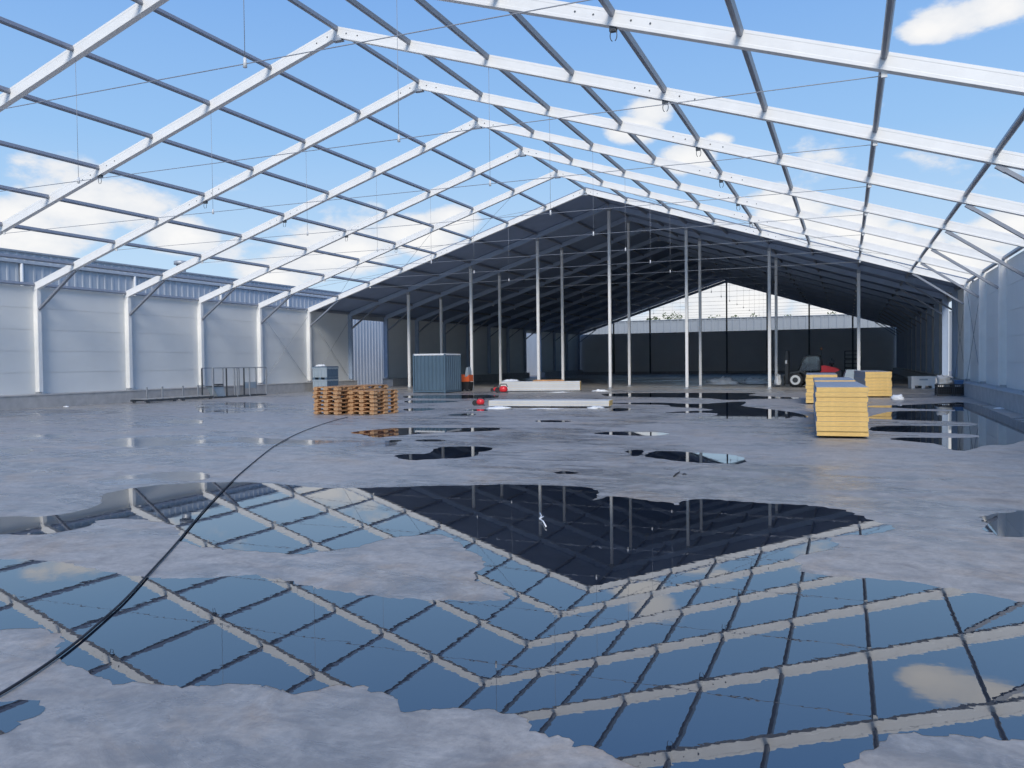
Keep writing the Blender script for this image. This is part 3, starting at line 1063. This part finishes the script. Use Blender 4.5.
L_ = ys[1] - ys[0] - 0.1
tro.location.z = 0.1
mb = MB().prism([(0.0, 0.55), (L_, 0.55), (L_ * 1.25, 0.0), (L_ * .45, 0.0)], 0, 0.0, 0.45)
mb.build('hopper', M_BOXGREY, tro)
MB().b(-0.03, 0.48, -0.03, L_ + .03, 0.53, 0.58).build('rim', M_DARKSTEEL, tro)
MB().b(0.05, 0.4, L_ * .5, L_ * 1.1, 0.6, 0.68).build('handle_bar', M_DARKSTEEL, tro)

for i, (ua, ub, up_) in enumerate((((132), 165, (147.5, 163)), ((168), 201, (183.5, 198.5)))):
    ya, yb = along(ua), along(ub)
    t = thing('flat_rack', ['low dark steel flat rack with two short stakes, nearer to the camera', 'low dark steel flat rack with two short stakes, beside the post rack'][i],
              'rack', (RX - 0.1, 0, 0), 0, 'low flat racks')
    for x in (0, 0.9):
        MB().b(x - .04, x + .04, ya, yb, 0.06, 0.16).build('side_rail', M_DARKSTEEL, t)
    k = 5
    for j in range(k):
        y = ya + (yb - ya) * (j + .5) / k
        MB().b(-0.04, 0.94, y - .05, y + .05, 0.16, 0.20).build('slat', M_GALV, t)
    for x in (0.0, 0.9):
        for y in (ya + .2, yb - .2):
            MB().b(x - .06, x + .06, y - .06, y + .06, 0, 0.06).build('foot', M_DARKSTEEL, t)
    for u in up_:
        y = along(u)
        MB().b(0.02, 0.08, y - .035, y + .035, 0.2, 0.74).build('stake', M_GALV, t)

# ------------------------------------------------------------------ insulated panels
def insulated_panel(loc, rz, W, L, T, label, group, msheet, mcore, crinkle=True):
    t = thing('insulated_panel', label, 'panel', loc, rz, group)
    key = (W, L, T, msheet.name)
    if key not in PCACHE:
        core = MB()
        e = 0.012
        # tongue profile along the long edges, sawn ends
        core.prism([(0.004, 0.002), (W - 0.004, 0.002), (W - 0.004, T * .45), (W + 0.008, T * .5), (W - 0.004, T * .55), (W - 0.004, T - 0.002), (0.004, T - 0.002),
                    (0.004, T * .55), (0.012, T * .5), (0.004, T * .45)], 1, -e, L + e)
        cm = core.mesh('core')
        cm.materials.append(mcore)
        sm = MB().b(0.0, W, 0.0, L, 0.0, 0.0025)
        # folded lips
        sm.b(0.0, 0.004, 0.0, L, 0.0025, T * .47).b(W - .004, W, 0.0, L, 0.0025, T * .47)
        sm = sm.mesh('face_sheet')
        sm.materials.append(msheet)
        st = MB().b(0.0, W, 0.0, L, T - 0.0025, T).b(0.0, 0.004, 0.0, L, T * .53, T - .0025).b(W - .004, W, 0.0, L, T * .53, T - .0025)
        st = st.mesh('face_sheet')
        st.materials.append(msheet)
        PCACHE[key] = (cm, sm, st)
    cm, sm, st = PCACHE[key]
    link('core', cm, t)
    link('face_sheet', sm, t)
    link('face_sheet', st, t)
    return t


PCACHE = {}


def panel_stack(corner, rz, W, L, T, count, where, z0=0.06, msheet=None, mcore=None, gap=0.002, jx=0.02):
    g = 'panels of the ' + where
    for i in range(count):
        k = count - i
        lab = 'insulated panel, %s from the top of the %s' % (ORD[k], where)
        q = Matrix.Rotation(rz, 3, 'Z') @ Vector((random.uniform(-jx, jx), random.uniform(-jx, jx), 0))
        insulated_panel((corner.x + q.x, corner.y + q.y, z0 + i * (T + gap)), rz, W, L, T, lab, g, msheet or M_SHEET, mcore or M_YELLOW)
    # foam bearers under the stack
    for j, f in enumerate((0.12, 0.5, 0.88)):
        c = corner + Matrix.Rotation(rz, 3, 'Z') @ Vector((0, L * f, 0))
        o = MB().b(0.04, W - 0.04, -0.06, 0.06, 0, z0).build('bearer', M_CHARCOAL)
        o.location = (c.x, c.y, 0)
        o.rotation_euler = (0, 0, rz)
        tag(o, 'dark bearer under the %s, %s from the front' % (where, ORD[j + 1]), 'bearer', 'bearers under panel stacks')


r3 = math.radians(2.5)
panel_stack(at(816, 438), r3, 1.07, 4.8, 0.1065, 10, 'nearest yellow stack', 0.05)
cA = at(816, 438) + Matrix.Rotation(r3, 3, 'Z') @ Vector((0.03, 5.15, 0))
panel_stack(cA, r3, 1.07, 3.9, 0.109, 10, 'low yellow stack right behind the nearest one', 0.05)
panel_stack(at(806, 404.3), math.radians(2), 1.13, 4.4, 0.136, 8, 'left rear yellow stack', 0.05)
panel_stack(at(865, 397.3), math.radians(5), 1.10, 4.9, 0.136, 8, 'right rear yellow stack', 0.05)


def long_stack(left, right, T, count, where, z0):
    d = right - left
    L = d.length
    rz = math.atan2(d.y, d.x) - math.pi / 2
    # panel's long axis (local y) runs from left to right; local x points toward the camera side
    q = Matrix.Rotation(rz, 3, 'Z')
    corner = left + q @ Vector((-1.0, 0, 0))
    panel_stack(corner, rz, 1.0, L, T, count, where, z0, M_SHEETW, M_YELLOW, 0.001, 0.012)
    return corner, rz, L


uA = long_stack(at(501, 391.7), at(580, 391.2), 0.136, 4, 'rear white panel stack', 0.05)
lA = long_stack(at(489, 407.6), at(609, 407.9), 0.108, 2, 'front white panel stack', 0.06)
# torn film hanging along the front of both stacks and on the floor
for i, (u, v, sx, sz, lab) in enumerate(((500, 409, .5, .08, 'left tail of torn white film at the front panel stack'), (596, 408.6, .35, .07, 'right scrap of torn white film at the front panel stack'),
                                         (545, 409, .6, .03, 'thin film scrap halfway along the front panel stack'), (560, 392.6, .7, .05, 'film scrap in front of the rear panel stack'),
                                         (600, 391.5, .5, .10, 'crumpled film right of the rear panel stack'))):
    q = at(u, v)
    blob('film_scrap', (q.x, q.y, 0.0), (sx, 0.16, sz), 5.0 + i, M_FILM, lab, 'film scrap', 0.6, 'scraps of white film', rotz=0.3)
# wrapped offcuts on top of the rear stack
q = uA[0] + Matrix.Rotation(uA[1], 3, 'Z') @ Vector((0.4, 0.5, 0))
o = blob('film_bundle', (q.x, q.y, 0.05 + 4 * 0.137 + 0.002), (0.28, 0.5, 0.12), 9, M_FILM, 'crumpled film bundle lying on the rear white panel stack', 'film bundle', .4)
o.rotation_euler = (0, 0, uA[1])
q = uA[0] + Matrix.Rotation(uA[1], 3, 'Z') @ Vector((0.3, 1.9, 0.05 + 4 * 0.137 + 0.002))
o = MB().b(0, 0.3, 0, 1.9, 0, 0.06).b(0.05, 0.25, 0.1, 1.8, 0.06, 0.09).build('timber', M_WOOD)
o.location = q
o.rotation_euler = (0, 0, uA[1])
tag(o, 'brown timber lying on the rear white panel stack', 'timber')


# red tools
def red_tool(u, v, s, label, rz=0.3):
    q = at(u, v)
    t = thing('cutting_machine', label, 'machine', (q.x, q.y, 0), rz, 'small red machines')
    s = s * GROW
    rings = []
    for f, r in ((0, .5), (.12, .85), (.45, 1), (.8, .85), (1.0, .45)):
        rings.append([Vector((math.cos(a) * .26 * r * s, math.sin(a) * .2 * r * s, (.05 + f * .36) * s)) for a in [k * math.pi / 6 for k in range(12)]])
    MB().loft(rings).build('housing', M_RED, t)
    MB().tube([(-.2 * s, 0, .38 * s), (-.16 * s, 0, .52 * s), (.16 * s, 0, .52 * s), (.24 * s, 0, .36 * s)], .03 * s, 6).build('handle', M_BLACK, t)
    MB().tube([(-.34 * s, -.03, .17 * s), (-.34 * s, .03, .17 * s)], .17 * s, 12).build('blade_guard', M_BLACK, t)
    MB().b(-.3 * s, .26 * s, -.16 * s, .16 * s, 0, .06 * s).build('skid_plate', M_DARKSTEEL, t)


red_tool(480.5, 405.6, 0.62, 'red machine with black handle left of the front panel stack')
red_tool(503.5, 393.0, 0.9, 'red machine in front of the left end of the rear panel stack')
red_tool(496, 391.8, 0.6, 'smallest red machine just left of the rear panel stack')

# ------------------------------------------------------------------ rough-terrain forklift
wp = at(796.5, 387.3)
fk = thing('forklift', 'black and red rough-terrain forklift facing left with raised cab', 'forklift', (wp.x, wp.y + 0.95, 0), math.radians(-4))
fk.scale = (GROW,) * 3


def wheel(x, y, r, w):
    t = MB()
    rings = []
    for yy, rr in ((-w / 2, r * .62), (-w / 2, r * .9), (-w * .36, r), (w * .36, r), (w / 2, r * .9), (w / 2, r * .62)):
        rings.append([Vector((x + math.cos(a) * rr, y + yy, r + math.sin(a) * rr)) for a in [k * math.pi / 12 for k in range(24)]])
    t.loft(rings)
    o = t.build('wheel', M_BLACK, fk)
    lug = MB()
    for k in range(16):
        a = k * math.pi / 8
        lug.box((x + math.cos(a) * r, y, r + math.sin(a) * r), (0.05, w * .9, 0.07), Matrix.Rotation(-a, 3, 'Y'))
    lug.build('tread', M_BLACK, o)
    for s in (-1, 1):
        rim = MB()
        rim.tube([(x, y + s * w * .44, r), (x, y + s * (w / 2 + 0.012), r)], [r * .72, r * .64], 20)
        rim.build('rim', M_WHITE, o)
        MB().tube([(x, y + s * w * .5, r), (x, y + s * (w / 2 + 0.04), r)], r * .36, 12).build('hub', M_CHARCOAL, o)


wheel(0, -0.72, 0.42, 0.36)
wheel(0, 0.72, 0.42, 0.36)
wheel(1.75, -0.66, 0.34, 0.30)
wheel(1.75, 0.66, 0.34, 0.30)
MB().prism([(-0.45, 0.32), (2.15, 0.32), (2.25, 0.55), (2.25, 0.85), (0.35, 0.85), (0.2, 0.75), (-0.45, 0.62)], 1, -0.5, 0.5).build('chassis', M_CHARCOAL, fk)
MB().prism([(-.30, .86), (0.32, .98), (.55, .80), (.55, .72), (.3, .86), (-.3, .78)], 1, -.9, -.5).build('mudguard', M_CHARCOAL, fk)
MB().prism([(-.30, .86), (0.32, .98), (.55, .80), (.55, .72), (.3, .86), (-.3, .78)], 1, .5, .9).build('mudguard', M_CHARCOAL, fk)
MB().prism([(1.32, 0.85), (2.22, 0.85), (2.32, 0.98), (2.1, 1.10), (1.5, 1.24), (1.34, 1.22)], 1, -0.52, 0.52).build('engine_hood', M_RED, fk)
MB().prism([(2.12, 0.4), (2.42, 0.5), (2.42, 0.9), (2.34, 0.96), (2.12, 0.85)], 1, -0.55, 0.55).build('counterweight', M_CHARCOAL, fk)
cb = MB()
for y in (-0.5, 0.5):
    cb.tube([(0.08, y, 0.85), (0.40, y, 1.66), (0.56, y, 1.80), (1.18, y, 1.80), (1.30, y, 1.68), (1.34, y, 0.9)], 0.045, 6)
for x, z in ((0.40, 1.66), (0.56, 1.80), (1.18, 1.80), (1.30, 1.66)):
    cb.tube([(x, -0.5, z), (x, 0.5, z)], 0.04, 6)
cb.b(0.54, 1.22, -0.5, 0.5, 1.80, 1.84)
cab = cb.build('cab_frame', M_CHARCOAL, fk)
MB().prism([(0.16, 0.95), (1.30, 0.95), (1.27, 1.64), (1.16, 1.76), (0.58, 1.76), (0.44, 1.64)], 1, -0.485, -0.475).build('window', M_GLASS, cab)
MB().prism([(0.16, 0.95), (1.30, 0.95), (1.27, 1.64), (1.16, 1.76), (0.58, 1.76), (0.44, 1.64)], 1, 0.475, 0.485).build('window', M_GLASS, cab)
st = MB().b(0.80, 1.25, -0.25, 0.25, 0.85, 1.02)
st.b(1.14, 1.27, -0.25, 0.25, 1.0, 1.5)
st.build('seat', M_BLACK, fk)
MB().tube([(0.35, 0, 0.85), (0.53, 0, 1.25)], 0.03, 6).tube([(0.45, -.17, 1.27), (0.45, .17, 1.27), (0.61, .17, 1.31), (0.61, -.17, 1.31), (0.45, -.17, 1.27)], .015, 5).build('steering_wheel', M_BLACK, fk)
ms = MB()
for y in (-0.38, -0.22, 0.22, 0.38):
    ms.b(-0.62, -0.46, y - 0.05, y + 0.05, 0.15, 2.02 if abs(y) > .3 else 2.12)
for z in (0.4, 1.2, 2.02):
    ms.b(-0.58, -0.50, -0.4, 0.4, z, z + 0.1)
mast = ms.build('mast', M_CHARCOAL, fk)
MB().tube([(-.52, 0, .3), (-.52, 0, 1.85)], .05, 8).build('lift_cylinder', M_GALV, mast)
MB().b(-0.75, -0.62, -0.55, 0.55, 0.25, 0.36).b(-0.75, -0.62, -0.55, 0.55, 0.62, 0.72).b(-.72, -.66, -.5, .5, .36, .62).build('carriage', M_CHARCOAL, fk)
for y in (-0.38, 0.28):
    MB().b(-0.80, -0.75, y, y + 0.12, 0.06, 0.72).b(-1.75, -0.75, y, y + 0.12, 0.06, 0.11).build('fork', M_DARKSTEEL, fk)
MB().tube([(1.36, -0.46, 1.25), (1.36, -0.46, 2.12)], 0.025, 6).build('beacon_pole', M_CHARCOAL, fk)
MB().tube([(1.36, -0.46, 2.12), (1.36, -0.46, 2.16), (1.36, -0.46, 2.27)], [.07, .07, .05], 10).build('beacon', M_AMBER, fk)
MB().tube([(1.85, 0.3, 1.1), (1.85, 0.3, 1.62)], 0.05, 8).tube([(1.85, 0.3, 1.28), (1.85, 0.3, 1.52)], 0.14, 10).build('exhaust', M_DARKSTEEL, fk)
MB().b(-0.60, -0.5, -0.54, -0.42, 1.35, 1.55).build('work_lamp', M_WHITE, fk)
# pale load in front of the mast
q = at(783, 386)
blob('load_bag', (fk.location.x - 1.16, fk.location.y + .09, 0.125), (0.23, 0.48, 0.64), 4.4, M_FILM, 'pale wrapped load on the forks of the forklift', 'load', 0.35)
# second dark machine in the shade
q = at(845, 375.5)
dm = thing('stacked_cages', 'dark stack of cages in the shade against the back wall', 'cage', (q.x, 40, 0), 0)
for k in range(3):
    mb = MB()
    for x in (0, 1.2):
        for y in (0, 1.0):
            mb.b(x - .04, x + .04, y - .04, y + .04, k * 0.85, k * 0.85 + .8)
    for z in (0.05, .4, .78):
        mb.b(0, 1.2, -.03, .03, k * .85 + z - .03, k * .85 + z + .03).b(0, 1.2, .97, 1.03, k * .85 + z - .03, k * .85 + z + .03)
        mb.b(-.03, .03, 0, 1, k * .85 + z - .03, k * .85 + z + .03).b(1.17, 1.23, 0, 1, k * .85 + z - .03, k * .85 + z + .03)
    mb.b(0, 1.2, 0, 1, k * .85 + .05, k * .85 + .08)
    mb.build('cage', M_DARKSTEEL, dm)

# white film heaps in the shade
for i, (u, v, sx, sz, lab) in enumerate(((722, 384.4, 1.15, .44, 'white film heap under the roof, left one of two'), (755, 384.0, 1.05, .38, 'white film heap under the roof, right one beside the close pair of posts'))):
    q = at(u, v)
    blob('film_heap', (q.x, q.y + .2, 0), (sx, .5, sz), 20 + i * 3.3, M_FILM, lab, 'film heap', .55, 'white film heaps', 28, 10, -0.2)

# wrapped grey stack between the yellow stacks
q = at(843, 389)
ws = thing('wrapped_stack', 'grey film-wrapped stack between the rear yellow stacks', 'stack', (q.x, q.y, 0), 0.05)
ws.scale = (GROW,) * 3
MB().prism([(0, 0.14), (0.82, 0.14), (0.86, 0.5), (0.80, 1.02), (0.18, 1.02), (0.05, 0.6)], 1, 0, 1.2).build('wrapped_goods', M_BOXGREY, ws)
for x in (0.08, 0.42, 0.76):
    MB().b(x - .07, x + .07, 0, 1.2, 0, 0.14).build('runner', M_WOOD, ws)

# ------------------------------------------------------------------ things by the right wall
q = at(911.5, 388.3)
cr = thing('plastic_crate', 'pale plastic pallet crate by the right wall', 'crate', (q.x, q.y, 0), math.radians(6))
h = 0.62
cr.scale = (GROW,) * 3
MB().b(0, 1.15, 0, .04, .14, h).b(0, 1.15, .96, 1, .14, h).b(0, .04, .04, .96, .14, h).b(1.11, 1.15, .04, .96, .14, h).b(.04, 1.11, .04, .96, .14, .18).build('body', M_WHITE, cr)
MB().b(-.02, 1.17, -.02, .05, h - .07, h).b(-.02, 1.17, .95, 1.02, h - .07, h).b(-.02, .05, .05, .95, h - .07, h).b(1.1, 1.17, .05, .95, h - .07, h).build('rim', M_WHITE, cr)
for x in (0.08, 0.57, 1.07):
    MB().b(x - .08, x + .08, 0, 1, 0, .14).build('foot', M_WHITE, cr)
MB().b(.38, .78, -.012, .002, .42, .50).build('label_plate', M_BOXGREY, cr)


def wire_basket(loc, rz, label):
    t = thing('wire_basket', label, 'basket', loc, rz, 'dark wire baskets by the right wall')
    W, D, H = 0.62, 0.9, 0.5
    fr = MB()
    for x in (0, W):
        for y in (0, D):
            fr.b(x - .02, x + .02, y - .02, y + .02, 0, H)
    for z in (.06, H):
        fr.b(0, W, -.02, .02, z - .02, z + .02).b(0, W, D - .02, D + .02, z - .02, z + .02).b(-.02, .02, 0, D, z - .02, z + .02).b(W - .02, W + .02, 0, D, z - .02, z + .02)
    fr.b(0, W, 0, D, .05, .07)
    fr.build('frame', M_CHARCOAL, t)
    ws_ = MB()
    for k in range(1, 7):
        x = W * k / 7
        ws_.b(x - .008, x + .008, -.008, .008, .06, H)
        ws_.b(x - .008, x + .008, D - .008, D + .008, .06, H)
        y = D * k / 7
        ws_.b(-.008, .008, y - .008, y + .008, .06, H).b(W - .008, W + .008, y - .008, y + .008, .06, H)
    for k in range(1, 4):
        z = .06 + (H - .06) * k / 4
        ws_.b(0, W, -.008, .008, z - .008, z + .008).b(-.008, .008, 0, D, z - .008, z + .008).b(W - .008, W + .008, 0, D, z - .008, z + .008)
    ws_.build('wire_mesh', M_CHARCOAL, t)
    MB().b(.05, W - .05, .05, D - .05, .08, .38).build('contents', M_BLACK, t)


q = at(937.5, 395.6)
wire_basket((q.x, q.y, 0), 0.02, 'dark wire basket by the right wall, left of the pair')
wire_basket((q.x + 0.70, q.y + .02, 0), 0.02, 'dark wire basket by the right wall, right of the pair')
blob('sack', (q.x + 0.3, q.y + .45, 0.52), (0.3, 0.36, 0.4), 13, M_CREAM, 'cream sack heaped on the left wire basket', 'sack', .5)
o = MB().b(0, .36, 0, .5, 0, .16).b(-.02, .38, -.02, .52, .13, .18).build('blue_tray', M_BLUE)
o.location = (q.x + 0.72, q.y + .2, 0.525)
tag(o, 'blue tray standing on the right wire basket', 'tray')
q = at(898, 400)
blob('film_bundle', (q.x, q.y, 0), (.26, .25, .24), 31, M_FILM, 'small pale film bundle on the floor right of the yellow stacks', 'film bundle', .35)
q = at(949, 372.0)

# ------------------------------------------------------------------ litter in and beside the puddle
q = at(541, 522, 0.01)
pts = [at(u, v, 0.02) for u, v in ((540, 513), (541.5, 516), (539.5, 519), (543, 521), (546, 526.5))]
tag(MB().tube(pts, 0.008, 6).tube([at(539.5, 519, .02), at(543.5, 516.5, .03)], 0.008, 6).build('cord', M_WHITE), 'short white cord knotted in the dark part of the puddle', 'cord')
tag(MB().tube([at(673.5, 476.5, .012), at(676, 474, .02), at(679.5, 471.8, .012)], [.010, .013, .008], 6).build('stick', M_BLACK), 'dark stick lying on the floor below the pointed puddle', 'stick')
q = at(684.5, 474.8)
blob('stone', (q.x, q.y, 0), (.035, .03, .025), 2, M_CHARCOAL, 'small dark stone beside the stick', 'stone', .3)
for (u, v, lab) in ((66, 407, 'white plastic scrap at the foot of the left wall'), (1006, 409, 'white scrap at the foot of the right wall')):
    q = at(u, v)
    blob('scrap', (max(-18.8, min(18.8, q.x)), q.y, 0), (.16, .08, .05), u, M_FILM, lab, 'scrap', .4)
